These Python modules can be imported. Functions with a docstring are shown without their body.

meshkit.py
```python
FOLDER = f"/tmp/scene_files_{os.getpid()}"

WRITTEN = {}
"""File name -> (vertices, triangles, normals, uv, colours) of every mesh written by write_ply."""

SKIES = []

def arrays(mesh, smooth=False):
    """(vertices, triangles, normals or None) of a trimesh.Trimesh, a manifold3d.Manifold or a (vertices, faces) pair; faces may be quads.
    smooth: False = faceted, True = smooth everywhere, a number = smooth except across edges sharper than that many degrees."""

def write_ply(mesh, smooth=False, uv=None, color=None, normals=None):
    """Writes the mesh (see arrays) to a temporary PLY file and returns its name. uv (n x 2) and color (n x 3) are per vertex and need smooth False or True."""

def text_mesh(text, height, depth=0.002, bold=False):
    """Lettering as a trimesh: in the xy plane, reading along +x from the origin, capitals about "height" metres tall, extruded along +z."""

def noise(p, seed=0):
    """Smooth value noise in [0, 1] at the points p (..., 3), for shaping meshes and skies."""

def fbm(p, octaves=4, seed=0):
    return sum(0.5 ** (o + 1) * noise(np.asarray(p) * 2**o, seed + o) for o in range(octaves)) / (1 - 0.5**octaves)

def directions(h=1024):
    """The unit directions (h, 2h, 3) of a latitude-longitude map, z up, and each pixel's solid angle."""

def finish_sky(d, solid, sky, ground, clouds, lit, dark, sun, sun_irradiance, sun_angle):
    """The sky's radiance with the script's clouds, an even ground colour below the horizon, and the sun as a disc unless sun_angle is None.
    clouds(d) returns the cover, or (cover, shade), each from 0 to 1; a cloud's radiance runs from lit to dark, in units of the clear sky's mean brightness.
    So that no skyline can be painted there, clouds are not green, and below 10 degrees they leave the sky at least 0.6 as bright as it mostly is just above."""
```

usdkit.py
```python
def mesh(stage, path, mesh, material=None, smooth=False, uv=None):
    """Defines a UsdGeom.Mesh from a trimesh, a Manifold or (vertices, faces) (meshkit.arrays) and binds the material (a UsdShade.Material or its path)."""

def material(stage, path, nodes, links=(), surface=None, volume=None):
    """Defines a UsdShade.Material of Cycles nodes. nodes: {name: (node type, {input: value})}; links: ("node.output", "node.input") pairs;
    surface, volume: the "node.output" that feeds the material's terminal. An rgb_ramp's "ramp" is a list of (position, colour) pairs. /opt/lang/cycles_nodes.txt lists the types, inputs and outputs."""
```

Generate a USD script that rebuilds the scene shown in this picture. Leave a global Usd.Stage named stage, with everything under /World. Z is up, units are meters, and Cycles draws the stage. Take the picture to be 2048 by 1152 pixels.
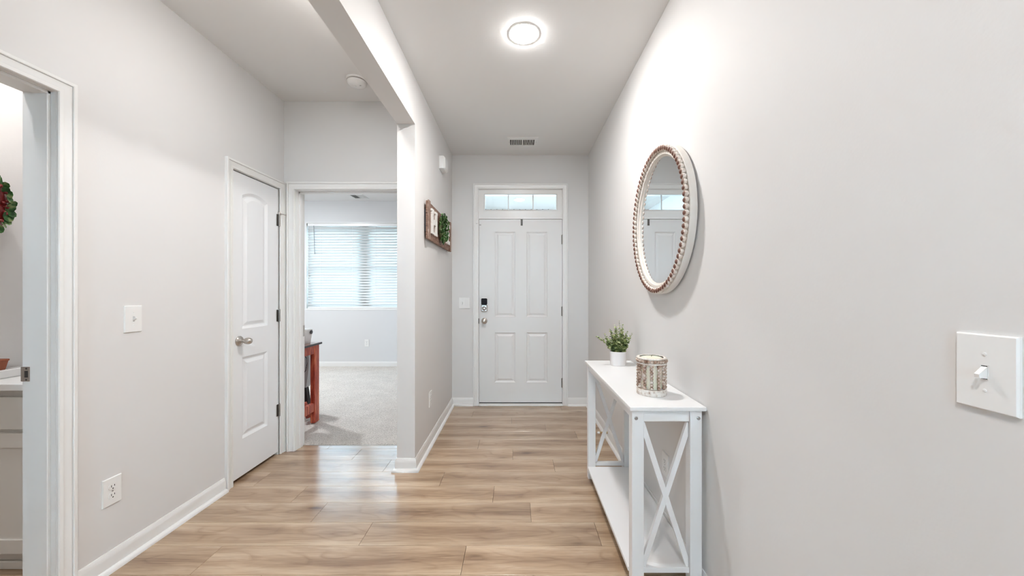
import math, random
import numpy as np
import trimesh, usdkit, meshkit
from shapely.geometry import Polygon, Point, box as sbox
from shapely.ops import unary_union
from pxr import Usd, UsdGeom, UsdLux, UsdShade, Gf, Sdf, Vt

stage = Usd.Stage.CreateInMemory()
UsdGeom.SetStageUpAxis(stage, UsdGeom.Tokens.z)
UsdGeom.SetStageMetersPerUnit(stage, 1.0)
UsdGeom.Xform.Define(stage, "/World")
UsdGeom.Scope.Define(stage, "/World/Looks")

# ------------------------------------------------------------------ camera, sky, exposure
F, U0, V0, EYE = 730.0, 1034.0, 582.0, 1.253
cam = UsdGeom.Camera.Define(stage, "/World/camera")
cam.CreateHorizontalApertureAttr(36.0)
cam.CreateFocalLengthAttr(36.0 * F / 2048)
cam.CreateHorizontalApertureOffsetAttr(-(U0 - 1024) / 2048 * 36)
cam.CreateVerticalApertureOffsetAttr((V0 - 576) / 2048 * 36)
cam.CreateClippingRangeAttr(Gf.Vec2f(0.02, 200))
cam.CreateExposureAttr(1.50)
cam.AddTranslateOp().Set(Gf.Vec3d(0, 0, EYE))
cam.AddRotateXOp().Set(90.0)

sky = UsdLux.DomeLight.Define(stage, "/World/sky_light")      # even overcast sky
sky.CreateColorAttr(Gf.Vec3f(0.55, 0.80, 1.0))
sky.CreateIntensityAttr(3.8)

LAMP = 150.0           # radiance of the flush ceiling lights
LAMP_COLOR = (1.0, 0.982, 0.966)


# ------------------------------------------------------------------ materials
def C(r, g, b):
    f = lambda c: (c / 255 / 12.92) if c / 255 <= 0.04045 else ((c / 255 + 0.055) / 1.055) ** 2.4
    return (f(r), f(g), f(b))


MATS = {}


def mat(name, nodes, links=(), surface="p.BSDF"):
    MATS[name] = usdkit.material(stage, "/World/Looks/" + name, nodes, links, surface=surface)
    return MATS[name]


def plain(name, color, rough=0.5, metal=0.0, spec=0.5, **kw):
    return mat(name, {"p": ("principled_bsdf", {"base_color": color, "roughness": rough, "metallic": metal, "specular_ior_level": spec, **kw})})


def painted(name, color, rough, scale, strength, dist, spec=0.35):
    return mat(name, {
        "g": ("geometry", {}),
        "n": ("noise_texture", {"scale": scale, "detail": 3.0}),
        "b": ("bump", {"strength": strength, "distance": dist}),
        "p": ("principled_bsdf", {"base_color": color, "roughness": rough, "specular_ior_level": spec})},
        [("g.position", "n.vector"), ("n.fac", "b.height"), ("b.normal", "p.normal")])


WALLC = (0.745, 0.731, 0.719)
painted("wall_paint", WALLC, 0.62, 130, 0.10, 0.002)
painted("bedroom_paint", (0.72, 0.72, 0.72), 0.62, 130, 0.10, 0.002)
painted("ceiling_paint", (0.82, 0.81, 0.80), 0.8, 90, 0.12, 0.002, 0.2)
plain("trim_paint", (0.84, 0.832, 0.815), 0.32)
mat("closet_door_paint", {      # faint upright wood grain
    "g": ("geometry", {}), "m": ("mapping", {"scale": (30, 30, 1.2)}),
    "n": ("noise_texture", {"scale": 4.0, "detail": 3.0}),
    "b": ("bump", {"strength": 0.10, "distance": 0.002}),
    "p": ("principled_bsdf", {"base_color": (0.825, 0.832, 0.84), "roughness": 0.38})},
    [("g.position", "m.vector"), ("m.vector", "n.vector"), ("n.fac", "b.height"), ("b.normal", "p.normal")])
mat("front_door_paint", {      # moulded wood grain
    "g": ("geometry", {}), "m": ("mapping", {"scale": (26, 26, 2.2)}),
    "n": ("noise_texture", {"scale": 4.0, "detail": 4.0, "distortion": 1.2}),
    "b": ("bump", {"strength": 0.16, "distance": 0.002}),
    "p": ("principled_bsdf", {"base_color": (0.80, 0.795, 0.785), "roughness": 0.4})},
    [("g.position", "m.vector"), ("m.vector", "n.vector"), ("n.fac", "b.height"), ("b.normal", "p.normal")])
plain("white_lacquer", (0.86, 0.86, 0.86), 0.28)
plain("white_plastic", (0.85, 0.845, 0.83), 0.3)
plain("pale_plastic", (0.80, 0.80, 0.79), 0.4)
plain("grey_plastic", (0.22, 0.23, 0.23), 0.5)
plain("dark_slot", (0.035, 0.032, 0.03), 0.6)
plain("grey_metal", (0.45, 0.44, 0.43), 0.35, 1.0)
plain("nickel", (0.56, 0.52, 0.48), 0.27, 1.0)
plain("brass", (0.62, 0.47, 0.25), 0.3, 1.0)
plain("black_gloss", (0.006, 0.007, 0.012), 0.08)
plain("black_fabric", (0.012, 0.009, 0.012), 0.7)
plain("grey_fabric", (0.45, 0.46, 0.47), 0.8)
plain("mirror_glass", (0.86, 0.90, 0.92), 0.0, 1.0)
plain("pot_ceramic", (0.80, 0.77, 0.76), 0.35)
plain("soil", (0.018, 0.014, 0.011), 0.9)
plain("stem_green", (0.10, 0.12, 0.045), 0.6)
plain("vanity_paint", (0.76, 0.735, 0.69), 0.4)
plain("counter_white", (0.87, 0.87, 0.865), 0.2)
plain("copper_wood", C(150, 84, 56), 0.5)
plain("desk_top", (0.30, 0.13, 0.10), 0.12)
plain("desk_edge", (0.05, 0.05, 0.055), 0.4)
plain("berry_red", (0.17, 0.012, 0.012), 0.4)
plain("metal_lath", (0.10, 0.094, 0.085), 0.5)
plain("hinge_metal", (0.30, 0.28, 0.26), 0.36, 1.0)
plain("porch_white", (0.47, 0.415, 0.385), 0.5)
plain("concrete", (0.50, 0.49, 0.47), 0.85)
plain("lawn", (0.085, 0.085, 0.065), 0.9)
plain("porch_boards", (0.12, 0.115, 0.11), 0.7)
plain("closet_dark", (0.3, 0.29, 0.28), 0.8)
plain("subfloor", (0.10, 0.065, 0.04), 0.9)
mat("candle_wax", {"p": ("principled_bsdf", {"base_color": (0.86, 0.80, 0.66), "roughness": 0.5, "subsurface_weight": 0.25, "subsurface_scale": 0.01})})
mat("lamp_lens", {"e": ("emission", {"color": LAMP_COLOR, "strength": LAMP})}, surface="e.emission")
mat("cool_lens", {"e": ("emission", {"color": (0.88, 0.94, 1.0), "strength": 2.3 * LAMP})}, surface="e.emission")
mat("bath_lens", {"e": ("emission", {"color": LAMP_COLOR, "strength": 0.52 * LAMP})}, surface="e.emission")
mat("soft_lens", {"e": ("emission", {"color": LAMP_COLOR, "strength": 0.35 * LAMP})}, surface="e.emission")
mat("window_glass", {
    "t": ("transparent_bsdf", {"color": (0.985, 0.99, 0.99)}), "g": ("glossy_bsdf", {"color": (1, 1, 1), "roughness": 0.0}),
    "f": ("fresnel", {"IOR": 1.5}), "x": ("mix_closure", {})},
    [("f.fac", "x.fac"), ("t.BSDF", "x.closure1"), ("g.BSDF", "x.closure2")], surface="x.closure")
mat("blind_slat", {
    "p": ("principled_bsdf", {"base_color": (0.60, 0.615, 0.605), "roughness": 0.4}),
    "t": ("translucent_bsdf", {"color": (0.88, 0.90, 0.88)}), "x": ("mix_closure", {"fac": 0.06})},
    [("p.BSDF", "x.closure1"), ("t.BSDF", "x.closure2")], surface="x.closure")


def leaf_mat(name, stops):
    mat(name, {
        "g": ("geometry", {}), "n": ("noise_texture", {"scale": 48.0, "detail": 1.0}), "s": ("map_range", {"from_min": 0.3, "from_max": 0.7, "to_min": 0.0, "to_max": 1.0, "clamp": True}), "r": ("rgb_ramp", {"ramp": stops}),
        "p": ("principled_bsdf", {"roughness": 0.45}), "t": ("translucent_bsdf", {}), "x": ("mix_closure", {"fac": 0.25})},
        [("g.position", "n.vector"), ("n.fac", "s.value"), ("s.result", "r.fac"), ("r.color", "p.base_color"), ("r.color", "t.color"), ("p.BSDF", "x.closure1"), ("t.BSDF", "x.closure2")], surface="x.closure")


leaf_mat("eucalyptus_leaf", [(0, (0.07, 0.12, 0.055)), (0.3, (0.17, 0.25, 0.09)), (0.6, (0.40, 0.46, 0.18)), (1, (0.66, 0.68, 0.40))])
leaf_mat("boxwood_leaf", [(0, (0.010, 0.045, 0.012)), (0.45, (0.04, 0.13, 0.03)), (0.75, (0.12, 0.27, 0.07)), (1, (0.5, 0.56, 0.38))])
leaf_mat("wreath_leaf", [(0, (0.02, 0.08, 0.02)), (0.5, (0.05, 0.16, 0.04)), (1, (0.30, 0.38, 0.16))])


PW, PL, PY0 = 0.1835, 1.197, 1.611          # plank width and length, a joint's place


def floor_mat(k):
    rnd = random.Random(k * 77 + 5)
    off = (rnd.uniform(-40, 40), rnd.uniform(-40, 40), 0)
    t = rnd.uniform(0.90, 1.07)
    dk, md, lt = [tuple(c * t for c in x) for x in ((0.275, 0.168, 0.098), (0.445, 0.303, 0.190), (0.60, 0.445, 0.305))]
    M = "math"
    mat(f"oak_plank_{k:03d}", {
        "g": ("geometry", {}), "s": ("separate_xyz", {}),
        "o": ("vector_math", {"math_type": "add", "vector2": off}),
        # place across the plank: 0 on its middle line, 1 on its long edges
        "a1": (M, {"math_type": "subtract", "value2": PY0}), "a2": (M, {"math_type": "divide", "value2": PW}), "a3": (M, {"math_type": "fraction"}),
        "a4": (M, {"math_type": "multiply_add", "value2": 2.0, "value3": -1.0}), "c": (M, {"math_type": "absolute"}),
        "m1": ("mapping", {"scale": (5.0, 150, 1)}), "n1": ("noise_texture", {"scale": 1.0, "detail": 5.0, "roughness": 0.65}),
        "m2": ("mapping", {"scale": (1.5, 13.0, 1)}), "n2": ("noise_texture", {"scale": 1.0, "detail": 5.0, "roughness": 0.6, "distortion": 0.5}),
        "m3": ("mapping", {"scale": (1.6, 4.0, 1)}), "n3": ("noise_texture", {"scale": 1.0, "detail": 2.0, "roughness": 0.5}),
        "m4": ("mapping", {"scale": (1.9, 5.6, 1)}), "v": ("voronoi_texture", {"scale": 1.0, "randomness": 1.0}),
        "t1": (M, {"math_type": "multiply_add", "value2": 0.22, "value3": -0.10}), "t2": (M, {"math_type": "add"}),
        "f1": (M, {"math_type": "multiply_add", "value2": 9.0}), "f2": (M, {"math_type": "multiply", "value2": 1.3}), "f3": (M, {"math_type": "fraction"}),
        "r2": ("rgb_ramp", {"ramp": [(0.27, dk), (0.50, md), (0.74, lt)]}),
        "r1": ("rgb_ramp", {"ramp": [(0.34, (0.80, 0.77, 0.74)), (0.50, (1, 1, 1)), (0.66, (1.05, 1.05, 1.04))]}),
        "rw": ("rgb_ramp", {"ramp": [(0.0, (0.76, 0.71, 0.67)), (0.10, (0.84, 0.80, 0.77)), (0.26, (1, 1, 1)), (0.86, (1.05, 1.05, 1.05)), (1.0, (0.86, 0.83, 0.80))]}),
        "cw": ("map_range", {"from_min": 0.25, "from_max": 0.75, "to_min": 0.75, "to_max": 0.10, "clamp": True}),
        "rk": ("rgb_ramp", {"ramp": [(0.0, (0.24, 0.18, 0.15)), (0.055, (0.40, 0.33, 0.28)), (0.10, (0.72, 0.67, 0.63)), (0.22, (0.93, 0.92, 0.91)), (0.32, (1, 1, 1))]}),
        "x1": ("mix", {"mix_type": "multiply", "fac": 1.0}), "x2": ("mix", {"mix_type": "multiply"}), "x3": ("mix", {"mix_type": "multiply", "fac": 0.9}),
        "b": ("bump", {"strength": 0.12, "distance": 0.0012}),
        "p": ("principled_bsdf", {"roughness": 0.40, "specular_ior_level": 0.2, "coat_weight": 1.0, "coat_roughness": 0.20, "coat_ior": 1.65})},
        [("g.position", "s.vector"), ("s.y", "a1.value1"), ("a1.value", "a2.value1"), ("a2.value", "a3.value1"), ("a3.value", "a4.value1"), ("a4.value", "c.value1"),
         ("g.position", "o.vector1"), ("o.vector", "m1.vector"), ("o.vector", "m2.vector"), ("o.vector", "m3.vector"), ("o.vector", "m4.vector"),
         ("m1.vector", "n1.vector"), ("m2.vector", "n2.vector"), ("m3.vector", "n3.vector"), ("m4.vector", "v.vector"),
         ("c.value", "t1.value1"), ("t1.value", "t2.value1"), ("n2.fac", "t2.value2"), ("t2.value", "r2.fac"),
         ("n3.fac", "f1.value1"), ("c.value", "f2.value1"), ("f2.value", "f1.value3"), ("f1.value", "f3.value1"), ("f3.value", "rw.fac"), ("c.value", "cw.value"), ("cw.result", "x2.fac"),
         ("n1.fac", "r1.fac"), ("v.distance", "rk.fac"),
         ("r2.color", "x1.color1"), ("r1.color", "x1.color2"), ("x1.color", "x2.color1"), ("rw.color", "x2.color2"),
         ("x2.color", "x3.color1"), ("rk.color", "x3.color2"), ("x3.color", "p.base_color"), ("n1.fac", "b.height"), ("b.normal", "p.normal")])
    return f"oak_plank_{k:03d}"


FLOORS = [floor_mat(k) for k in range(9)]
mat("carpet_pile", {
    "g": ("geometry", {}), "n": ("noise_texture", {"scale": 95.0, "detail": 4.0, "roughness": 0.75}), "n2": ("noise_texture", {"scale": 5.0, "detail": 2.0}),
    "r": ("rgb_ramp", {"ramp": [(0.30, (0.38, 0.335, 0.29)), (0.5, (0.70, 0.645, 0.59)), (0.70, (0.86, 0.81, 0.755))]}),
    "r2": ("rgb_ramp", {"ramp": [(0.35, (0.92, 0.92, 0.92)), (0.65, (1, 1, 1))]}),
    "x": ("mix", {"mix_type": "multiply", "fac": 1.0}), "b": ("bump", {"strength": 0.7, "distance": 0.006}),
    "p": ("principled_bsdf", {"roughness": 0.95, "specular_ior_level": 0.1})},
    [("g.position", "n.vector"), ("g.position", "n2.vector"), ("n.fac", "r.fac"), ("n2.fac", "r2.fac"), ("r.color", "x.color1"), ("r2.color", "x.color2"), ("x.color", "p.base_color"),
     ("n.fac", "b.height"), ("b.normal", "p.normal")])


def worn_wood(name, scale, stops, stretch=(1, 1, 1), rough=0.65):
    mat(name, {
        "g": ("geometry", {}), "m": ("mapping", {"scale": stretch}), "n": ("noise_texture", {"scale": scale, "detail": 5.0, "roughness": 0.65}),
        "r": ("rgb_ramp", {"ramp": stops}), "b": ("bump", {"strength": 0.3, "distance": 0.002}), "p": ("principled_bsdf", {"roughness": rough})},
        [("g.position", "m.vector"), ("m.vector", "n.vector"), ("n.fac", "r.fac"), ("r.color", "p.base_color"), ("n.fac", "b.height"), ("b.normal", "p.normal")])


WHITEWASH = (0.78, 0.72, 0.66)
worn_wood("whitewash_bead", 42, [(0.34, (0.18, 0.09, 0.055)), (0.48, (0.43, 0.31, 0.24)), (0.62, (0.74, 0.67, 0.61))])
worn_wood("whitewash_ring", 60, [(0.30, (0.34, 0.24, 0.18)), (0.42, (0.66, 0.58, 0.51)), (0.55, (0.82, 0.78, 0.73))])
worn_wood("sign_brown", 9, [(0.3, (0.10, 0.052, 0.035)), (0.5, (0.23, 0.125, 0.085)), (0.72, (0.40, 0.27, 0.21))], (1, 2, 14))
worn_wood("sign_brown_upright", 9, [(0.3, (0.12, 0.07, 0.05)), (0.5, (0.27, 0.165, 0.12)), (0.72, (0.58, 0.48, 0.42))], (14, 14, 3))
worn_wood("sign_white", 16, [(0.3, (0.45, 0.40, 0.36)), (0.42, (0.80, 0.78, 0.74)), (0.7, (0.84, 0.82, 0.79))], (1, 4, 4))
worn_wood("red_stain", 12, [(0.30, (0.11, 0.010, 0.006)), (0.48, (0.42, 0.050, 0.022)), (0.68, (0.70, 0.19, 0.085))], (3.5, 3.5, .5), 0.35)
# mirror frame bead: whitewash rubbed through to brown on the crest that stands out into the room
mat("mirror_bead", {
    "g": ("geometry", {}), "s": ("separate_xyz", {}), "n": ("noise_texture", {"scale": 60.0, "detail": 4.0}),
    "a": ("map_range", {"from_min": 0.7248, "from_max": 0.7135, "to_min": 0.0, "to_max": 1.0, "clamp": True}),
    "c": ("math", {"math_type": "add"}), "d": ("math", {"math_type": "subtract", "value2": 0.5}),
    "r": ("rgb_ramp", {"ramp": [(0.24, (0.73, 0.66, 0.60)), (0.42, (0.50, 0.37, 0.30)), (0.58, (0.15, 0.062, 0.042))]}),
    "p": ("principled_bsdf", {"roughness": 0.6})},
    [("g.position", "s.vector"), ("g.position", "n.vector"), ("s.x", "a.value"), ("n.fac", "d.value1"), ("a.result", "c.value1"), ("d.value", "c.value2"),
     ("c.value", "r.fac"), ("r.color", "p.base_color")])
plain("mirror_frame", (0.76, 0.71, 0.655), 0.5)

# ------------------------------------------------------------------ helpers: prims
USED, BASE = {}, {}


def numbered(parent, name):
    k = USED.get((parent, name), -1) + 1
    USED[(parent, name)] = k
    return f"{parent}/{name}" if k == 0 else f"{parent}/{name}_{k:03d}"


def tag(prim, label=None, cat=None, group=None, kind=None):
    for k, v in (("label", label), ("category", cat), ("group", group), ("kind", kind)):
        if v:
            prim.SetCustomDataByKey(k, v)
    return prim


def thing(name, label, cat, loc=(0, 0, 0), group=None, kind=None):
    path = numbered("/World", name)
    x = UsdGeom.Xform.Define(stage, path)
    x.AddTranslateOp().Set(Gf.Vec3d(*map(float, loc)))
    BASE[path] = np.array(loc, float)
    tag(x.GetPrim(), label, cat, group, kind)
    return path


def obj(name, mesh, material, parent="/World", smooth=False, label=None, cat=None, group=None, kind=None):
    """One mesh, given in world coordinates."""
    path = numbered(parent, name)
    base = BASE.get(parent, np.zeros(3))
    v, f, n = meshkit.arrays(mesh, smooth)
    m = UsdGeom.Mesh.Define(stage, path)
    m.CreatePointsAttr(Vt.Vec3fArray.FromNumpy((v - base).astype(np.float32)))
    m.CreateFaceVertexCountsAttr(Vt.IntArray.FromNumpy(np.full(len(f), 3, np.int32)))
    m.CreateFaceVertexIndicesAttr(Vt.IntArray.FromNumpy(f.astype(np.int32).ravel()))
    m.CreateSubdivisionSchemeAttr("none")
    if n is not None:
        m.CreateNormalsAttr(Vt.Vec3fArray.FromNumpy(n.astype(np.float32)))
        m.SetNormalsInterpolation("vertex")
    UsdShade.MaterialBindingAPI.Apply(m.GetPrim()).Bind(MATS[material])
    BASE[path] = base
    tag(m.GetPrim(), label, cat, group, kind)
    return path


def struct(name, mesh, material, smooth=False, label=None):
    return obj(name, mesh, material, smooth=smooth, kind="structure", label=label)


# ------------------------------------------------------------------ helpers: shapes
def fix(m):
    if m.volume < 0:
        m.invert()
    return m


def cat_(*ms):
    return trimesh.util.concatenate([m for m in ms if m is not None])


def hull(pts):
    return trimesh.convex.convex_hull(np.asarray(pts, float))


def bx(x0, x1, y0, y1, z0, z1, b=0.0):
    x0, x1, y0, y1, z0, z1 = min(x0, x1), max(x0, x1), min(y0, y1), max(y0, y1), min(z0, z1), max(z0, z1)
    if b <= 0:
        m = trimesh.creation.box((x1 - x0, y1 - y0, z1 - z0))
        m.apply_translation(((x0 + x1) / 2, (y0 + y1) / 2, (z0 + z1) / 2))
        return m
    pts = []
    for x, sx in ((x0, 1), (x1, -1)):
        for y, sy in ((y0, 1), (y1, -1)):
            for z, sz in ((z0, 1), (z1, -1)):
                pts += [(x, y + sy * b, z + sz * b), (x + sx * b, y, z + sz * b), (x + sx * b, y + sy * b, z)]
    return hull(pts)


def bar(p0, p1, w, t, up=(0, 0, 1), b=0.0):
    """A bar from p0 to p1: width w across, thickness t along 'up' made square to it."""
    p0, p1 = np.array(p0, float), np.array(p1, float)
    d = p1 - p0
    L = np.linalg.norm(d)
    d /= L
    s = np.cross(d, up)
    s /= np.linalg.norm(s)
    n = np.cross(s, d)
    m = bx(0, L, -w / 2, w / 2, -t / 2, t / 2, b)
    T = np.eye(4)
    T[:3, 0], T[:3, 1], T[:3, 2], T[:3, 3] = d, s, n, p0
    m.apply_transform(T)
    return fix(m)


def cyl(p0, p1, r, n=20, r1=None):
    p0, p1 = np.array(p0, float), np.array(p1, float)
    L = np.linalg.norm(p1 - p0)
    return lathe([(0, 0), (r, 0), (r if r1 is None else r1, L), (0, L)], n, p0, p1 - p0)


def lathe(prof, n=32, at=(0, 0, 0), axis=(0, 0, 1)):
    m = trimesh.creation.revolve(np.array(prof, float), sections=n)
    m.apply_transform(trimesh.geometry.align_vectors([0, 0, 1], np.array(axis, float) / np.linalg.norm(axis)))
    m.apply_translation(at)
    return fix(m)


def ball(c, r, sub=2, scale=(1, 1, 1)):
    m = trimesh.creation.icosphere(sub, r)
    m.apply_scale(scale)
    m.apply_translation(c)
    return m


def tube(pts, r, sides=8):
    pts = np.array(pts, float)
    rr = np.broadcast_to(r, (len(pts),))
    t = np.gradient(pts, axis=0)
    t /= np.linalg.norm(t, axis=1, keepdims=True) + 1e-12
    ref = np.array([0, 0, 1.0]) if abs(t[0, 2]) < 0.9 else np.array([1.0, 0, 0])
    a = np.cross(t, ref)
    a /= np.linalg.norm(a, axis=1, keepdims=True) + 1e-12
    b = np.cross(t, a)
    ang = np.arange(sides) * 2 * np.pi / sides
    v = pts[:, None] + rr[:, None, None] * (np.cos(ang)[None, :, None] * a[:, None] + np.sin(ang)[None, :, None] * b[:, None])
    v = np.vstack([v.reshape(-1, 3), pts[:1], pts[-1:]])
    f, n = [], len(pts)
    for i in range(n - 1):
        for j in range(sides):
            k = (j + 1) % sides
            f += [(i * sides + j, i * sides + k, (i + 1) * sides + k), (i * sides + j, (i + 1) * sides + k, (i + 1) * sides + j)]
    for j in range(sides):
        k = (j + 1) % sides
        f += [(n * sides, k, j), (n * sides + 1, (n - 1) * sides + j, (n - 1) * sides + k)]
    return fix(trimesh.Trimesh(v, f, process=False))


def extr(poly, axis, a, b):
    """A shapely polygon extruded from a to b along an axis; its own two coordinates are the other two axes in order."""
    parts = []
    for g in getattr(poly, "geoms", [poly]):
        m = trimesh.creation.extrude_polygon(g, b - a, engine="earcut")
        v = m.vertices.copy()
        u, w, d = v[:, 0], v[:, 1], v[:, 2] + a
        m.vertices = np.stack({"x": (d, u, w), "y": (u, d, w), "z": (u, w, d)}[axis], 1)
        parts.append(fix(m))
    return cat_(*parts)


def wall(axis, a, b, u0, u1, z0, z1, holes=()):
    p = sbox(u0, z0, u1, z1)
    for h in holes:
        p = p.difference(sbox(*h))
    return extr(p, axis, a, b)


def sweep(path, prof, closed=False):
    """A profile of (offset to the left, height) swept along a mitred path in the plane."""
    P = np.array(path, float)
    n, k = len(P), len(prof)
    d = np.roll(P, -1, 0) - P
    d /= np.linalg.norm(d, axis=1, keepdims=True) + 1e-12
    nr = np.stack([-d[:, 1], d[:, 0]], 1)
    v = []
    for i in range(n):
        a = nr[i - 1] if (i > 0 or closed) else nr[i]
        b = nr[i] if (i < n - 1 or closed) else nr[i - 1]
        m = (a + b) / (1 + a @ b)
        v += [(P[i, 0] + m[0] * o, P[i, 1] + m[1] * o, h) for o, h in prof]
    f = []
    for i in range(n if closed else n - 1):
        j = (i + 1) % n
        for q in range(k):
            r = (q + 1) % k
            f += [(i * k + q, j * k + q, j * k + r), (i * k + q, j * k + r, i * k + r)]
    if not closed:
        pv, pf = trimesh.creation.triangulate_polygon(Polygon(prof), engine="earcut")
        idx = [int(np.argmin([(x - o) ** 2 + (y - h) ** 2 for o, h in prof])) for x, y in pv]
        f += [(idx[a], idx[b], idx[c]) for a, b, c in pf] + [((n - 1) * k + idx[a], (n - 1) * k + idx[c], (n - 1) * k + idx[b]) for a, b, c in pf]
    m = trimesh.Trimesh(v, f, process=False)
    m.fix_normals()
    return fix(m)


def place(m, fn):
    """Moves a mesh built in (u, v, w) to the world by fn(u, v, w) -> x, y, z."""
    m = m.copy()
    v = np.array(m.vertices)
    m.vertices = np.stack(np.broadcast_arrays(*fn(v[:, 0], v[:, 1], v[:, 2])), 1)
    return fix(m)


XL, XR, XPL, XPR = -1.827, 0.7795, -0.836, -0.711      # left wall, right wall, both faces of the partition
YF, YA, YP, YB = 3.993, 2.862, 2.544, 6.03             # front wall, alcove wall, partition's end, bedroom's far wall
CE = 2.739
on_left = lambda y, z: (lambda u, v, w: (XL + w, y + u, z + v))
on_right = lambda y, z: (lambda u, v, w: (XR - w, y + u, z + v))
on_front = lambda x, z, y=YF: (lambda u, v, w: (x + u, y - w, z + v))
on_partition = lambda y, z: (lambda u, v, w: (XPR + w, y + u, z + v))

# ------------------------------------------------------------------ the setting: walls and ceiling
BATH = (0.737, 1.4466, 2.043)          # bathroom doorway y0, y1, head
CLOS = (2.338, 2.797, 2.040)           # closet doorway
BEDD = (-1.741, -0.925, 2.047)         # bedroom doorway x0, x1, head
FRON = (-0.421, 0.498, 2.369)          # front door and transom opening
WIN = (-3.49, -1.62, 0.95, 2.385)      # bedroom window
struct("wall_right", wall("x", XR, XR + 0.12, -3.2, YF + 0.14, 0, CE), "wall_paint")
struct("wall_front", wall("y", YF, YF + 0.14, XPR, XR, 0, CE, [(FRON[0], -1, FRON[1], FRON[2])]), "wall_paint")
struct("wall_left", wall("x", XL - 0.118, XL, -3.2, YA + 0.118, 0, CE, [(BATH[0], -1, BATH[1], BATH[2]), (CLOS[0], -1, CLOS[1], CLOS[2])]), "wall_paint")
struct("wall_alcove", wall("y", YA, YA + 0.118, XL, XPL, 0, CE, [(BEDD[0], -1, BEDD[1], BEDD[2])]), "wall_paint")
part_poly = unary_union([sbox(YP, 0, YB + 0.14, CE), sbox(-3.2, 2.417, YP, CE)])
struct("wall_partition", extr(part_poly, "x", XPL, XPR), "wall_paint")
struct("wall_rear", wall("y", -3.32, -3.2, XL - 0.118, XR + 0.12, 0, CE, [(-.95, 1.2, .05, 2.25)]), "wall_paint")
struct("wall_bedroom_back", wall("y", YB, YB + 0.14, -4.42, XPL, 0, CE, [(WIN[0], WIN[2], WIN[1], WIN[3])]), "bedroom_paint")
struct("wall_bedroom_left", wall("x", -4.42, -4.3, YA + 0.118, YB, 0, CE), "bedroom_paint")
struct("wall_bedroom_front", wall("y", YA, YA + 0.118, -4.42, XL - 0.118, 0, CE), "bedroom_paint")
for nm, q in (("wall_bathroom_front", (-3.5, -0.5, -1.945, -0.4)), ("wall_bathroom_left", (-3.5, -0.4, -3.4, 1.3)), ("wall_bathroom_return", (-3.4, 1.2, -2.5, 1.3)),
              ("wall_bathroom_side", (-2.5, 1.2, -2.4, 2.22)), ("wall_bathroom_back", (-2.4, 2.12, -1.945, 2.22))):
    struct(nm, extr(sbox(*q), "z", 0, CE), "wall_paint")
struct("wall_closet", wall("x", -2.9, -2.8, 1.3, YA, 0, CE), "closet_dark")
ceil = unary_union([sbox(-4.42, -3.32, XR + 0.12, YF + 0.14), sbox(-4.42, YF, XPR, YB + 0.14)])
struct("ceiling", extr(ceil, "z", CE, CE + 0.12), "ceiling_paint")

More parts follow.
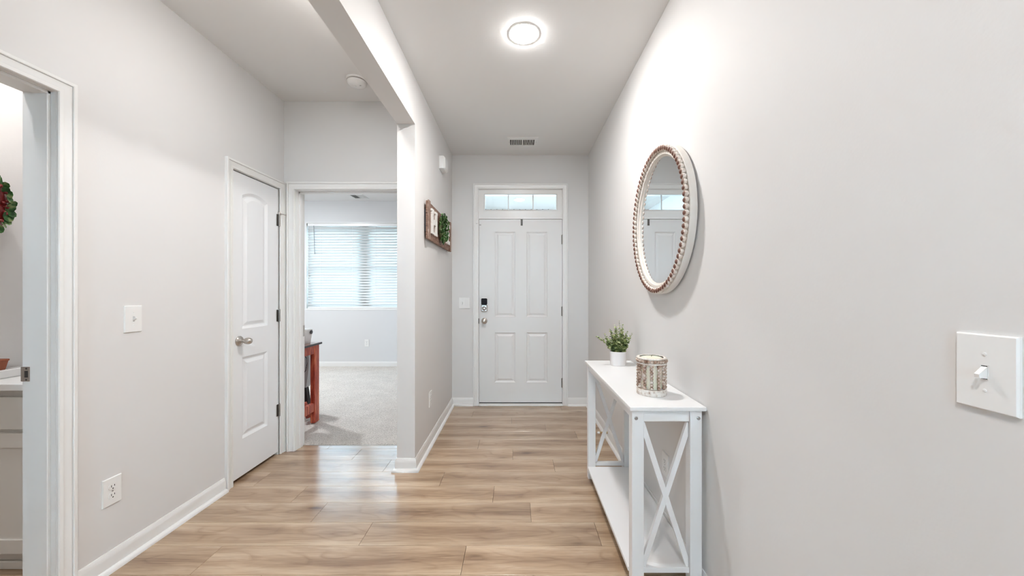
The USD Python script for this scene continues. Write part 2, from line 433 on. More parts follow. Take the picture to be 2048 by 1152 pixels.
# ------------------------------------------------------------------ floor of planks
floor = thing("floor", None, None, kind="structure")
obj("subfloor", cat_(bx(-3.45, XR + 0.02, -3.2, 2.963, -0.06, -0.013), bx(XPR - 0.1, XR + 0.02, 2.963, YF + 0.03, -0.06, -0.013)), "subfloor", floor)
JOINT = {0: -.249, 1: .417, 2: .077, 3: -.145, 4: -.4995, 5: .265, 6: -.032, 7: -.312, 8: .515, 9: .262, 10: -.05, 11: -.45, 12: .47}
rnd = random.Random(3)
for k in range(-26, 14):
    j0 = JOINT.get(k, rnd.uniform(-0.6, 0.6))
    y0 = PY0 + k * PW
    for (rx0, rx1, ry0, ry1) in ((-3.45, XPL + 0.06, -3.2, 2.963), (XPL + 0.06, XR + 0.015, -3.2, YF + 0.025)):
        pass
    for q in range(-4, 3):
        x0, x1 = j0 + q * PL, j0 + (q + 1) * PL
        ma = FLOORS[rnd.randrange(len(FLOORS))]
        left = -3.45 if y0 < 2.1 else -1.93
        pieces = []
        if y0 < 2.963:
            top = min(y0 + PW, 2.963)
            if y0 + PW <= 2.97:
                pieces.append((max(x0, left), min(x1, XR + 0.01), y0, top))
            else:
                pieces.append((max(x0, left), min(x1, XPL + 0.05), y0, top))
                pieces.append((max(x0, XPL + 0.05), min(x1, XR + 0.01), y0, y0 + PW))
        else:
            pieces.append((max(x0, XPL + 0.05), min(x1, XR + 0.01), y0, min(y0 + PW, YF + 0.02)))
        for a, b, c, d in pieces:
            if b - a > 0.02 and d - c > 0.01:
                obj("plank", bx(a + 0.0007, b - 0.0007, c + 0.0007, d - 0.0007, -0.012, 0, 0.0006), ma, floor)

# ------------------------------------------------------------------ carpet of the bedroom
def carpet():
    nx, ny = 210, 190
    xs, ys = np.linspace(-4.3, XPL, nx), np.linspace(2.966, YB, ny)
    X, Y = np.meshgrid(xs, ys)
    rng = np.random.default_rng(8)
    Z = 0.006 + 0.003 * rng.random(X.shape) + 0.002 * meshkit.fbm(np.stack([X * 6, Y * 6, X * 0], -1), 3)
    Z[0] = 0.0
    v = np.stack([X.ravel(), Y.ravel(), Z.ravel()], 1)
    i = np.arange(nx * ny).reshape(ny, nx)
    a, b, c, d = i[:-1, :-1].ravel(), i[:-1, 1:].ravel(), i[1:, 1:].ravel(), i[1:, :-1].ravel()
    return trimesh.Trimesh(v, np.vstack([np.stack([a, b, c], 1), np.stack([a, c, d], 1)]), process=False)


obj("carpet", carpet(), "carpet_pile", smooth=True, label="cream cut-pile carpet of the room beyond the open doorway", cat="carpet", kind="stuff")
struct("floor_slab", bx(-4.42, XPL, 2.966, YB + 0.1, -0.08, -0.002), "concrete")

# ------------------------------------------------------------------ baseboards
BASEP = [(0, 0), (.012, 0), (.012, .062), (.0095, .070), (.0095, .074), (.006, .083), (.004, .088), (0, .088)]
SHOE = [(.012, 0), (.031, 0), (.0302, .006), (.0272, .0125), (.0225, .0175), (.017, .020), (.012, .0205)]


def baseboard(name, path, shoe=True):
    p = struct(name, sweep(path, BASEP), "trim_paint", 25)
    if shoe:
        obj("shoe_moulding", sweep(path, SHOE), "trim_paint", p, 25)
    return p


baseboard("baseboard_right", [(XR, -3.2), (XR, YF)])
baseboard("baseboard_front", [(FRON[0] - .057, YF), (XPR, YF), (XPR, YP), (XPL, YP), (XPL, YA)][:2][::-1] if False else [(XR, YF), (FRON[1] + .057, YF)])
baseboard("baseboard_partition", [(FRON[0] - .057, YF), (XPR, YF), (XPR, YP), (XPL, YP), (XPL, YA)])
baseboard("baseboard_left", [(XL, CLOS[0] - .062), (XL, BATH[1] + .059)])
baseboard("baseboard_rear", [(XL, BATH[0] - .06), (XL, -3.2), (XR, -3.2)])
baseboard("baseboard_bedroom", [(XPL, YB), (-4.3, YB), (-4.3, YA + 0.12)], False)

# ------------------------------------------------------------------ casings and jambs
CASE = [(0, 0), (0, .009), (.003, .012), (.014, .0125), (.0145, .0095), (.017, .0090), (.021, .0105), (.038, .0150), (.0400, .0150), (.0405, .0130), (.0425, .0130), (.043, .0180), (.046, .0195), (.055, .0195), (.057, .0175), (.057, 0)]


def casing(u0, u1, zt, fn, z0=0.0):
    return place(sweep([(u0, z0), (u0, zt), (u1, zt), (u1, z0)], CASE), fn)


fl = lambda u, v, w: (XL + w, u, v)
fa = lambda u, v, w: (u, YA - w, v)
ff = lambda u, v, w: (u, YF - w, v)
# bathroom doorway
t1 = struct("trim_1", casing(BATH[0], BATH[1], BATH[2], fl), "trim_paint", 25)
JX0, JX1 = -1.958, XL + 0.001
obj("jamb", cat_(bx(JX0, JX1, BATH[1] - 0.001, BATH[1] + 0.012, 0, BATH[2] + 0.01), bx(JX0, JX1, BATH[0] - 0.012, BATH[0] + 0.001, 0, BATH[2] + 0.01),
                 bx(JX0, JX1, BATH[0] - 0.012, BATH[1] + 0.012, BATH[2] - 0.001, BATH[2] + 0.012)), "trim_paint", t1)
SX0, SX1 = -1.905, -1.846
obj("door_stop_strip", cat_(bx(SX0, SX1, BATH[1] - 0.012, BATH[1], 0, BATH[2], 0.002), bx(SX0, SX1, BATH[0], BATH[0] + 0.012, 0, BATH[2], 0.002),
                            bx(SX0, SX1, BATH[0], BATH[1], BATH[2] - 0.012, BATH[2], 0.002)), "trim_paint", t1)
sp = obj("strike_plate", cat_(bx(-1.963, -1.928, BATH[1] - 0.0035, BATH[1] - 0.001, .895, .953, 0.0008)), "nickel", t1, label="nickel strike plate on the doorway's jamb")
obj("latch_hole", bx(-1.947, -1.934, BATH[1] - 0.0042, BATH[1] - 0.003, .911, .937), "dark_slot", sp)
obj("screw", cat_(lathe([(0, 0), (.0035, 0), (.003, .001), (0, .0014)], 10, (-1.9405, BATH[1] - .0035, .946), (0, -1, 0)), lathe([(0, 0), (.0035, 0), (.003, .001), (0, .0014)], 10, (-1.9405, BATH[1] - .0035, .902), (0, -1, 0))), "dark_slot", sp)
# closet doorway casing and jamb
t2 = struct("trim_2", casing(CLOS[0], CLOS[1] + 0.0075, CLOS[2], fl), "trim_paint", 25)
obj("jamb", cat_(bx(XL - 0.118, XL, CLOS[0] - 0.01, CLOS[0] + 0.002, 0, CLOS[2] + 0.008), bx(XL - 0.118, XL, CLOS[1] - 0.001, CLOS[1] + 0.01, 0, CLOS[2] + 0.008),
                 bx(XL - 0.118, XL, CLOS[0] - 0.01, CLOS[1] + 0.01, CLOS[2] - 0.002, CLOS[2] + 0.008), bx(XL - 0.06, XL - 0.046, CLOS[0], CLOS[0] + .012, 0, CLOS[2])), "trim_paint", t2)
# bedroom doorway casing and jamb
t3 = struct("trim_3", casing(BEDD[0], BEDD[1], BEDD[2], fa), "trim_paint", 25)
obj("jamb", cat_(bx(BEDD[0] - 0.01, BEDD[0] + 0.004, YA - 0.001, YA + 0.122, 0, BEDD[2] + 0.008), bx(BEDD[1] - 0.004, BEDD[1] + 0.01, YA - 0.001, YA + 0.122, 0, BEDD[2] + 0.008),
                 bx(BEDD[0] - 0.01, BEDD[1] + 0.01, YA - 0.001, YA + 0.122, BEDD[2] - 0.004, BEDD[2] + 0.008)), "trim_paint", t3)
obj("door_stop_strip", cat_(bx(BEDD[0] + .003, BEDD[0] + 0.015, YA + 0.045, YA + 0.082, 0, BEDD[2] - .003, 0.002), bx(BEDD[0] + .003, BEDD[1] - .003, YA + 0.045, YA + 0.082, BEDD[2] - 0.016, BEDD[2] - .003, 0.002)), "trim_paint", t3)
obj("hinge", bx(BEDD[0] + .003, BEDD[0] + 0.008, YA + 0.088, YA + 0.120, .885, .973, 0.001), "nickel", t3)
# front door casing, transom box, threshold
t4 = struct("trim_4", casing(FRON[0], FRON[1], FRON[2], ff), "trim_paint", 25)
obj("jamb", cat_(bx(FRON[0] - .008, FRON[0] + 0.003, YF - .001, YF + 0.14, 0, FRON[2]), bx(FRON[1] - 0.0005, FRON[1] + .008, YF - .001, YF + 0.14, 0, FRON[2]),
                 bx(FRON[0], FRON[1], YF - .001, YF + 0.14, FRON[2] - 0.004, FRON[2] + .008),
                 bx(FRON[0], FRON[1], YF + 0.062, YF + 0.075, 0.02, 2.05)), "trim_paint", t4)
obj("threshold", bx(FRON[0] + .003, FRON[1] - .001, YF - 0.035, YF + 0.14, 0, 0.019, 0.004), "trim_paint", t4, label="white door sill under the front door")
obj("strike_hole", bx(FRON[0] - .0008, FRON[0] + .0055, YF - .003, YF + 0.010, .895, .953), "dark_slot", t4)
# the transom: window_2
TR = (-0.352, 0.430, 2.143, 2.307)
fr = sbox(FRON[0] + .003, 2.042, FRON[1] - .001, FRON[2] - .004).difference(sbox(TR[0], TR[2], TR[1], TR[3]))
w2 = struct("window_2", extr(fr, "y", YF + 0.012, YF + 0.06), "trim_paint")
obj("glazing_bead", place(sweep([(TR[0], TR[2]), (TR[0], TR[3]), (TR[1], TR[3]), (TR[1], TR[2])], [(0, 0), (0, .007), (.010, .004), (.012, 0)], closed=True), lambda u, v, w: (u, YF + .012 - w, v)), "trim_paint", w2)
for xg in (-0.0955, 0.177):
    obj("glazing_bar", bx(xg - .006, xg + .006, YF + .022, YF + .045, TR[2] - .004, TR[3] + .004, .002), "pale_plastic", w2)
xs = [TR[0], -0.0955, 0.177, TR[1]]
for a, b in zip(xs[:-1], xs[1:]):
    obj("pane", cat_(bx(a, b, YF + .026, YF + .029, TR[2], TR[3]), bx(a, b, YF + .039, YF + .042, TR[2], TR[3])), "window_glass", w2)


# ------------------------------------------------------------------ panelled doors
def outline(u0, u1, v0, v1, rise, d):
    p = [(u0 + d, v0 + d), (u1 - d, v0 + d)]
    for s in np.linspace(1, -1, 13):
        p.append(((u0 + u1) / 2 + s * ((u1 - u0) / 2 - d), v1 - d + rise * (1 - s * s)))
    return p


def panel_mesh(u0, u1, v0, v1, rise, steps):
    v, f = [], []
    for d, w in steps:
        v += [(a, b, w) for a, b in outline(u0, u1, v0, v1, rise, d)]
    n = 15
    for i in range(len(steps) - 1):
        for j in range(n):
            k = (j + 1) % n
            f += [(i * n + j, i * n + k, (i + 1) * n + k), (i * n + j, (i + 1) * n + k, (i + 1) * n + j)]
    c = len(v)
    last = (len(steps) - 1) * n
    mid = np.mean([v[last + j] for j in range(n)], axis=0)
    v.append(tuple(mid))
    for j in range(n):
        f.append((last + j, last + (j + 1) % n, c))
    return trimesh.Trimesh(v, f, process=False)


def place_open(m, fn):
    """place() for an open sheet that must face +w."""
    m = m.copy()
    v = np.array(m.vertices)
    want = np.stack(np.broadcast_arrays(*fn(np.zeros(1), np.zeros(1), np.ones(1))), 1)[0] - np.stack(np.broadcast_arrays(*fn(np.zeros(1), np.zeros(1), np.zeros(1))), 1)[0]
    m.vertices = np.stack(np.broadcast_arrays(*fn(v[:, 0], v[:, 1], v[:, 2])), 1)
    m = trimesh.Trimesh(m.vertices, m.faces, process=False)
    if (m.face_normals * m.area_faces[:, None]).sum(0) @ want < 0:
        m.invert()
    return m


def door(name, W0, W1, Z0, Z1, panels, fn, material, steps, thick=0.044):
    p = sbox(W0, Z0, W1, Z1)
    for q in panels:
        p = p.difference(Polygon(outline(*q, 0.0)))
    slab = trimesh.creation.extrude_polygon(p, 0.012, engine="earcut")
    slab.apply_translation((0, 0, -0.012))
    core = bx(W0, W1, Z0, Z1, -thick, -0.0119)
    d = struct(name, place(cat_(slab, core), fn), material)
    for q in panels:
        obj("door_panel", place_open(panel_mesh(*q, steps), fn), material, d, 12)
    return d


STEP = [(0, 0), (.003, -.0035), (.012, -.0100), (.017, -.0112), (.022, -.0106), (.040, -.0024), (.044, -.0020)]
fd = lambda u, v, w: (u, YF + .014 - w, v)
d1 = door("door_1", -0.4155, 0.4955, .0305, 2.038,
          [(-.2445, -.0185, .968, 1.902, 0), (.1045, .334, .968, 1.902, 0), (-.2445, -.0185, .250, .797, 0), (.1045, .334, .250, .797, 0)], fd, "front_door_paint", STEP)
tag(stage.GetPrimAtPath(d1), "white four-panel front door under the transom window", None)
YD = YF + .014
k = obj("door_knob", lathe([(0, 0), (.033, 0), (.0335, .003), (.030, .008), (.018, .011), (.0125, .014), (.0125, .030), (.018, .034), (.0265, .042), (.0285, .050), (.026, .058), (.017, .064), (.006, .066), (0, .066)], 36, (-.358, YD, .925), (0, -1, 0)), "nickel", d1, 30, label="round brushed nickel door knob")
dbp = obj("deadbolt", bx(-.391, -.326, YD - .026, YD, 1.028, 1.103, .006), "nickel", d1, 20, label="brushed nickel deadbolt plate")
obj("thumb_turn", lathe([(0, 0), (.022, 0), (.0225, .004), (.016, .009), (.012, .018), (.0115, .026), (0, .028)], 28, (-.358, YD - .026, 1.063), (0, -1, 0)), "nickel", dbp, 30)
obj("keypad_cover", bx(-.391, -.326, YD - .031, YD, 1.1035, 1.172, .007), "black_gloss", dbp, label="glossy black battery cover above the deadbolt")


def hinge_mesh(at, L=0.09, r=0.0068, axis=(0, 0, 1)):
    prof, g = [(0, 0)], L / 5
    for i in range(5):
        prof += [(r, i * g + .0006), (r, (i + 1) * g - .0006), (r * .82, (i + 1) * g)]
    prof += [(r * .7, L + .003), (0, L + .005)]
    return lathe(prof, 14, at, axis)


obj("door_sweep", bx(-.415, .495, YD + .008, YD + .03, .0195, .0304), "dark_slot", d1, label="dark strip under the front door")
for zc in (1.817, 1.03, .245):
    obj("hinge", cat_(hinge_mesh((.4975, YD - .006, zc - .052), .104), bx(.486, .4955, YD - .0012, YD + .02, zc - .05, zc + .05)), "hinge_metal", d1, 20)

fc = lambda u, v, w: (XL - .004 + w, u, v)
STEPC = [(0, 0), (.017, -.0112), (.021, -.0116), (.025, -.0112), (.046, -.0024), (.050, -.0020)]
d2 = door("door_2", 2.344, 2.792, .024, 2.032, [(2.432, 2.680, 1.000, 1.893, .034), (2.432, 2.680, .268, .812, 0)], fc, "closet_door_paint", STEPC, .035)
tag(stage.GetPrimAtPath(d2), "narrow white two-panel door with an arched upper panel", None)
XD = XL - .004
obj("door_knob", lathe([(0, 0), (.0325, 0), (.033, .004), (.029, .010), (.018, .014), (.0115, .019), (.0105, .028), (.0125, .034), (.0175, .042), (.0210, .052), (.0222, .061), (.0210, .070), (.0170, .078), (.0100, .0835), (0, .0855)], 40, (XD, 2.404, .924), (1, 0, 0)), "nickel", d2, 45, label="egg-shaped brushed nickel door knob")
for i, zc in enumerate((1.795, 1.065, .341)):
    h = obj("hinge", cat_(hinge_mesh((XL + .005, 2.797, zc - .046), .092), bx(XL - .003, XL - .0022, 2.776, 2.797, zc - .045, zc + .045)), "hinge_metal", d2, 20)
    if i == 0:
        obj("hinge_pin_stop", cat_(cyl((XL + .005, 2.797, zc + .05), (XL + .045, 2.803, zc + .043), .0032, 10), cyl((XL + .005, 2.797, zc + .046), (XL + .005, 2.797, zc + .062), .007, 14),
                                   cyl((XL + .044, 2.803, zc + .043), (XL + .052, 2.8045, zc + .0415), .006, 12)), "nickel", h)
obj("latch_plate", bx(XL - .002, XL + .0015, 2.3395, 2.3445, .897, .952), "nickel", d2)

# ------------------------------------------------------------------ bedroom window and blinds
x0, x1, z0, z1 = WIN
frame = sbox(x0, z0, x1, z1)
xm = -2.53
for a, b in ((x0 + .05, xm - .06), (xm + .06, x1 - .05)):
    frame = frame.difference(sbox(a, z0 + .05, b, z1 - .05))
w1 = struct("window_1", extr(frame, "y", YB + .06, YB + .13), "trim_paint")
for a, b in ((x0 + .05, xm - .06), (xm + .06, x1 - .05)):
    mz = (z0 + z1) / 2
    for lo, hi, yy in ((z0 + .05, mz + .02, YB + .075), (mz - .02, z1 - .05, YB + .10)):
        sash = sbox(a, lo, b, hi).difference(sbox(a + .04, lo + .045, b - .04, hi - .04))
        s = obj("sash", extr(sash, "y", yy, yy + .024), "trim_paint", w1)
        obj("pane", bx(a + .04, b - .04, yy + .010, yy + .013, lo + .045, hi - .04), "window_glass", s)
obj("window_return", extr(sbox(x0 - .001, z0 - .001, x1 + .001, z1 + .001).difference(sbox(x0 + .012, z0 + .012, x1 - .012, z1 - .012)), "y", YB - .002, YB + .062), "trim_paint", w1)
obj("window_sill", bx(x0 - .03, x1 + .03, YB - .004, YB + .06, z0 - .012, z0 + .003, .001), "trim_paint", w1)

bl = thing("window_blinds", "white horizontal slatted blinds in the far room's window", "blinds", (-2.53, YB + .02, z0))
bxa, bxb = -3.458, -1.65
obj("headrail", bx(bxa, bxb, YB - .004, YB + .05, 2.325, 2.37, .003), "white_plastic", bl)
sec = []
for s in np.linspace(-1, 1, 6):
    sec.append((s * .0285, .0035 * (1 - s * s)))
sec = sec + [(a, b - .0028) for a, b in reversed(sec)]
th = math.radians(62)
nslat = 30
zs = np.linspace(2.295, 1.0, nslat)
for z in zs:
    p2 = [(YB + .02 + a * math.cos(th) - b * math.sin(th), z + a * math.sin(th) + b * math.cos(th)) for a, b in sec]
    obj("slat", extr(Polygon(p2), "x", bxa, bxb), "blind_slat", bl)
obj("bottom_rail", bx(bxa, bxb, YB - .005, YB + .045, .957, .984, .004), "white_plastic", bl)
obj("tilt_wand", cyl((-3.35, YB - .012, 2.33), (-3.335, YB - .014, 1.86), .0042, 8), "grey_plastic", bl)
for xc in (-3.25, -2.72, -2.34, -1.85):
    obj("ladder_cord", cat_(cyl((xc, YB - .003, 2.33), (xc, YB - .003, .97), .0009, 5), cyl((xc + .012, YB + .043, 2.33), (xc + .012, YB + .043, .97), .0009, 5)), "pale_plastic", bl)

# the big window behind the viewpoint that gives the cool light on what faces it
w3 = struct("window_3", extr(sbox(-.96, 1.19, .06, 2.26).difference(unary_union([sbox(-.88, 1.26, -.02, 1.52), sbox(-.88, 1.58, -.02, 2.18)])), "y", -3.29, -3.23), "trim_paint")
for a, b in ((1.26, 1.52), (1.58, 2.18)):
    obj("pane", bx(-.88, -.02, -3.265, -3.262, a, b), "window_glass", w3)

# ------------------------------------------------------------------ outside: porch and ground
struct("porch_ceiling", bx(XPR, 1.3, YF + .14, 6.2, 2.62, 2.70), "porch_white")
pb = struct("porch_beam", bx(XPR - .1, 1.3, 6.1, 6.24, 2.22, 2.62), "porch_white")
for i in range(12):
    obj("light_clip", bx(-.535 + i * .0955, -.519 + i * .0955, 6.075, 6.10, 2.598, 2.6185, .003), "metal_lath", pb)
struct("porch_floor", bx(XPR, 1.3, YF + .14, 6.3, -.12, -.03), "porch_boards")
struct("porch_wall", bx(1.15, 1.3, YF + .14, 6.24, -.12, 2.7), "porch_white")
struct("ground", bx(-30, 30, YB + .14, 45, -.35, -.2), "lawn")
struct("ground_rear", bx(-20, 20, -30, -3.32, -.35, -.2), "lawn")
struct("street", bx(-30, 30, 12, 20, -.2, -.19), "concrete")


# ------------------------------------------------------------------ lamps
def ceiling_light(x, y, label, z=CE, cat="ceiling light", lens="lamp_lens"):
    t = thing("ceiling_light", label, cat, (x, y, z))
    obj("trim_ring", lathe([(.0795, -.0005), (.088, -.0005), (.0883, -.0015), (.087, -.0028), (.083, -.0032), (.0795, -.0030)][::-1], 48, (x, y, z)), "white_plastic", t, 30)
    obj("lens", lathe([(0, -.0125), (.03, -.012), (.055, -.0100), (.070, -.0072), (.0788, -.0042), (.079, -.002), (0, -.002)], 40, (x, y, z)), lens, t, 30)


ceiling_light(.040, 2.11, "glowing round flush ceiling light in the entrance hall")
ceiling_light(-1.00, 1.72, "glowing round flush ceiling light of the left passage, out of the picture", lens="soft_lens")
ceiling_light(-.10, -0.35, "glowing round flush ceiling light behind the viewpoint")
ceiling_light(-2.20, 1.30, "glowing round flush ceiling light of the bathroom, out of the picture", lens="bath_lens")
ceiling_light(-3.3, 4.35, "cool white round ceiling light of the far room, hidden by the doorway", lens="cool_lens")

# ------------------------------------------------------------------ console table
T = dict(x0=.464, x1=.776, y0=1.493, y1=2.497)
t = thing("console_table", "white narrow console table with X-braced ends along the right wall", "table", (.62, 1.995, 0))
obj("tabletop", bx(T["x0"], T["x1"], T["y0"], T["y1"], .7605, .7775, .002), "white_lacquer", t)
LX = ((.4735, .523), (.7135, .762))
LY = ((1.503, 1.545), (2.428, 2.470))
for a, b in LX:
    for c, d in LY:
        obj("leg", bx(a, b, c, d, 0.0005, .7603, .0015), "white_lacquer", t)
for c, d in LY:
    obj("apron", bx(.5233, .7132, c + .008, d - .008, .713, .7603, .001), "white_lacquer", t)
    ym = (c + d) / 2
    for i, (p, q) in enumerate((((.5255, .690), (.7110, .118)), ((.7110, .690), (.5255, .118)))):
        # braces cut off square against the legs
        dx = .0125
        sgn = 1 if p[0] < q[0] else -1
        poly = Polygon([(p[0], p[1] + .014), (p[0] + sgn * .004, p[1] + .020), (q[0], q[1] + .030), (q[0], q[1] - .024), (q[0] - sgn * .004, q[1] - .026), (p[0], p[1] - .040)]).buffer(0)
        poly = poly.intersection(sbox(.5233, .1085, .7132, .7129))
        off = .002 * i
        obj("cross_brace", extr(poly, "y", ym - .009 + off, ym + .007 + off), "white_lacquer", t)
    obj("end_rail", bx(.5233, .7132, c + .008, d - .008, .0855, .108, .001), "white_lacquer", t)
obj("side_rail", bx(.478, .494, 1.545, 2.428, .722, .7603, .001), "white_lacquer", t)
obj("side_rail", bx(.742, .758, 1.545, 2.428, .722, .7603, .001), "white_lacquer", t)
obj("shelf", bx(.470, .766, 1.5455, 2.4275, .067, .085, .0015), "white_lacquer", t)
for xx in (.4905, .747):
    obj("bolt", lathe([(0, 0), (.0075, 0), (.0075, .002), (.0045, .0035), (.0035, .0025), (0, .0025)], 16, (xx, 1.503, .729), (0, -1, 0)), "grey_metal", t, 30)

# ------------------------------------------------------------------ potted plant
PXc, PYc, PZ = .6495, 2.347, .7778
t = thing("potted_plant", "small green eucalyptus plant in a white pot on the table's far end", "plant", (PXc, PYc, PZ))
obj("pot", lathe([(0, 0), (.048, 0), (.0495, .003), (.0525, .086), (.052, .089), (.049, .0895), (.0475, .086), (.0465, .07), (0, .07)], 40, (PXc, PYc, PZ)), "pot_ceramic", t, 30)
obj("soil", lathe([(0, .079), (.03, .08), (.0468, .077), (.0468, .071), (0, .071)], 24, (PXc, PYc, PZ)), "soil", t, 30)
rng = np.random.default_rng(12)


def leaf_disc(c, n, r, asp=1.0):
    n = np.array(n, float) / (np.linalg.norm(n) + 1e-9)
    ref = np.array([0, 0, 1.0]) if abs(n[2]) < .9 else np.array([1.0, 0, 0])
    a = np.cross(n, ref)
    a /= np.linalg.norm(a)
    b = np.cross(n, a)
    ang = np.arange(8) * np.pi / 4
    rim = c + r * (np.cos(ang)[:, None] * a * asp + np.sin(ang)[:, None] * b) + n * r * .12
    v = np.vstack([rim, [c], [np.array(c) - n * r * .05]])
    f = [(i, (i + 1) % 8, 8) for i in range(8)] + [((i + 1) % 8, i, 9) for i in range(8)]
    return trimesh.Trimesh(v, f, process=False)


def sprig(p0, p1, sag, nl, r0, r1):
    p0, p1 = np.array(p0), np.array(p1)
    s = np.linspace(0, 1, 9)[:, None]
    pts = p0 + (p1 - p0) * s + np.array([0, 0, 1.0]) * sag * (s * (1 - s)) * 4
    leaves = []
    for q in np.linspace(.12, 1, nl):
        c = np.array([np.interp(q, s[:, 0], pts[:, k]) for k in range(3)])
        r = r0 + (r1 - r0) * q
        a = rng.uniform(0, 2 * np.pi)
        for da in (0, np.pi) if q < .97 else (0,):
            d = np.array([math.cos(a + da), math.sin(a + da), rng.uniform(-.1, .5)])
            nrm = np.array([rng.normal(0, .5), rng.normal(0, .5) - .35, 1.0])
            leaves.append(leaf_disc(c + d * r * .95, nrm, r * rng.uniform(.8, 1.15)))
    return tube(pts, np.linspace(.0013, .0006, 9), 5), cat_(*leaves)


tips = [(.005, -.01, .205), (-.018, .0, .178), (-.052, 0, .150), (.03, .01, .165), (.058, .0, .135), (.088, -.01, .125), (-.145, -.01, .108), (-.085, .02, .118), (-.04, -.045, .13), (.012, -.05, .15),
        (.045, -.05, .115), (.0, .04, .165), (.04, .045, .14), (-.035, .045, .14), (.07, -.02, .09), (-.06, -.03, .095), (.02, -.03, .18), (-.02, -.03, .16), (-.072, -.005, .085), (.06, .03, .11),
        (-.03, -.05, .105), (.005, -.06, .11), (.03, -.055, .09), (-.01, .0, .15), (.02, .0, .14)]
for i, (dx, dy, dz) in enumerate(tips):
    a = math.atan2(dy, dx)
    st, lv = sprig((PXc + .022 * math.cos(a), PYc + .022 * math.sin(a), PZ + .078), (PXc + dx, PYc + dy, PZ + .078 + dz), .012 if abs(dx) > .1 else .004, 11, .0150, .0048)
    s = obj("stem", st, "stem_green", t)
    obj("leaves", lv, "eucalyptus_leaf", s)

# ------------------------------------------------------------------ candle holder and candle
KX, KY, KZ = .625, 1.697, .7778
t = thing("candle_holder", "whitewashed beaded candle holder on the table's near end", "candle holder", (KX, KY, KZ))
obj("base_disc", lathe([(0, 0), (.066, 0), (.0675, .003), (.0675, .018), (.066, .021), (.0, .021)], 48, (KX, KY, KZ)), "whitewash_ring", t, 30)
obj("base_band", lathe([(.050, .021), (.0655, .021), (.067, .0245), (.0655, .028), (.050, .028)], 48, (KX, KY, KZ)), "whitewash_ring", t, 30)
obj("top_ring", cat_(lathe([(.053, .1405), (.0655, .1405), (.0675, .144), (.0655, .147), (.053, .147)], 48, (KX, KY, KZ)), lathe([(.053, .163), (.066, .163), (.0675, .1665), (.065, .170), (.053, .170)], 48, (KX, KY, KZ)),
                     lathe([(.053, .147), (.060, .147), (.060, .163), (.053, .163)], 48, (KX, KY, KZ))), "whitewash_ring", t, 30)
obj("ring_beads", cat_(*[ball((KX + .064 * math.cos(a), KY + .064 * math.sin(a), KZ + .155), .0078, 2) for a in np.arange(30) * 2 * np.pi / 30]), "whitewash_bead", t, True)
for i in range(12):
    a = math.radians(-90 + 11 + i * 30)
    cx, cy = KX + .0595 * math.cos(a), KY + .0595 * math.sin(a)
    beads = [ball((cx, cy, KZ + .0355 + j * .01395), .0078, 2, (1, 1, .93)) for j in range(8)]
    obj("bead_strand", cat_(*beads, cyl((cx, cy, KZ + .027), (cx, cy, KZ + .142), .0012, 6)), "whitewash_bead", t, True)
t = thing("pillar_candle", "cream pillar candle inside the beaded holder", "candle", (KX, KY, KZ + .0215))
obj("wax", lathe([(0, .0002), (.0475, .0002), (.049, .003), (.0495, .140), (.048, .1445), (.043, .1465), (.037, .1475), (.012, .149), (0, .149)], 48, (KX, KY, KZ + .0215)), "candle_wax", t, 30)
obj("wick", tube([(KX, KY, KZ + .169), (KX + .0005, KY, KZ + .174), (KX + .003, KY, KZ + .178)], .0011, 6), "dark_slot", t)

# ------------------------------------------------------------------ mirror on the right wall
MY, MZ, AY, AZ = 1.913, 1.618, .359, .381
t = thing("wall_mirror", "oval wall mirror with a whitewashed beaded wooden frame", "mirror", (XR, MY, MZ - AZ))


def ell_ring(prof, n=120):
    """prof: closed loop of (inset from the outer ellipse, x)."""
    v, f, k = [], [], len(prof)
    for i in range(n):
        a = 2 * np.pi * i / n
        v += [(x, MY + (AY - d) * math.cos(a), MZ + (AZ - d) * math.sin(a)) for d, x in prof]
    for i in range(n):
        j = (i + 1) % n
        for q in range(k):
            r = (q + 1) % k
            f += [(i * k + q, j * k + q, j * k + r), (i * k + q, j * k + r, i * k + r)]
    return fix(trimesh.Trimesh(v, f, process=False))


obj("frame", ell_ring([(.004, .7715), (.002, .768), (.0005, .742), (.002, .7385), (.006, .7375), (.012, .7385), (.030, .7385), (.032, .7345), (.044, .7335), (.047, .7355), (.0475, .742), (.054, .745), (.0575, .7475), (.058, .7715)]), "mirror_frame", t, 40)
obj("backing", ell_ring([(.05, .7794), (.02, .7794), (.02, .7715), (.05, .7715)], 64), "black_fabric", t)
gl = [(x, MY + (AY - .0575) * math.cos(a), MZ + (AZ - .0575) * math.sin(a)) for x in (.7475, .7505) for a in np.arange(96) * 2 * np.pi / 96]
obj("mirror_glass", hull(gl), "mirror_glass", t)
per = np.linspace(0, 2 * np.pi, 4001)
by, bz = MY + (AY - .017) * np.cos(per), MZ + (AZ - .017) * np.sin(per)
sl = np.concatenate([[0], np.cumsum(np.hypot(np.diff(by), np.diff(bz)))])
NB = 80
for i in range(NB):
    q = i / NB * sl[-1]
    yy, zz, a = np.interp(q, sl, by), np.interp(q, sl, bz), np.interp(q, sl, per)
    m = trimesh.creation.icosphere(2, 1.0)
    m.apply_scale((.0135, .0150, .0138))          # across depth, across the ring, along the ring -> local x, y, z
    tang = math.atan2(AZ * math.cos(a), -AY * math.sin(a))     # angle of the tangent in the (y, z) plane
    m.apply_transform(trimesh.transformations.rotation_matrix(tang - np.pi / 2, [1, 0, 0]))
    m.apply_translation((.7275, yy, zz))
    obj("bead", m, "mirror_bead", t, True)


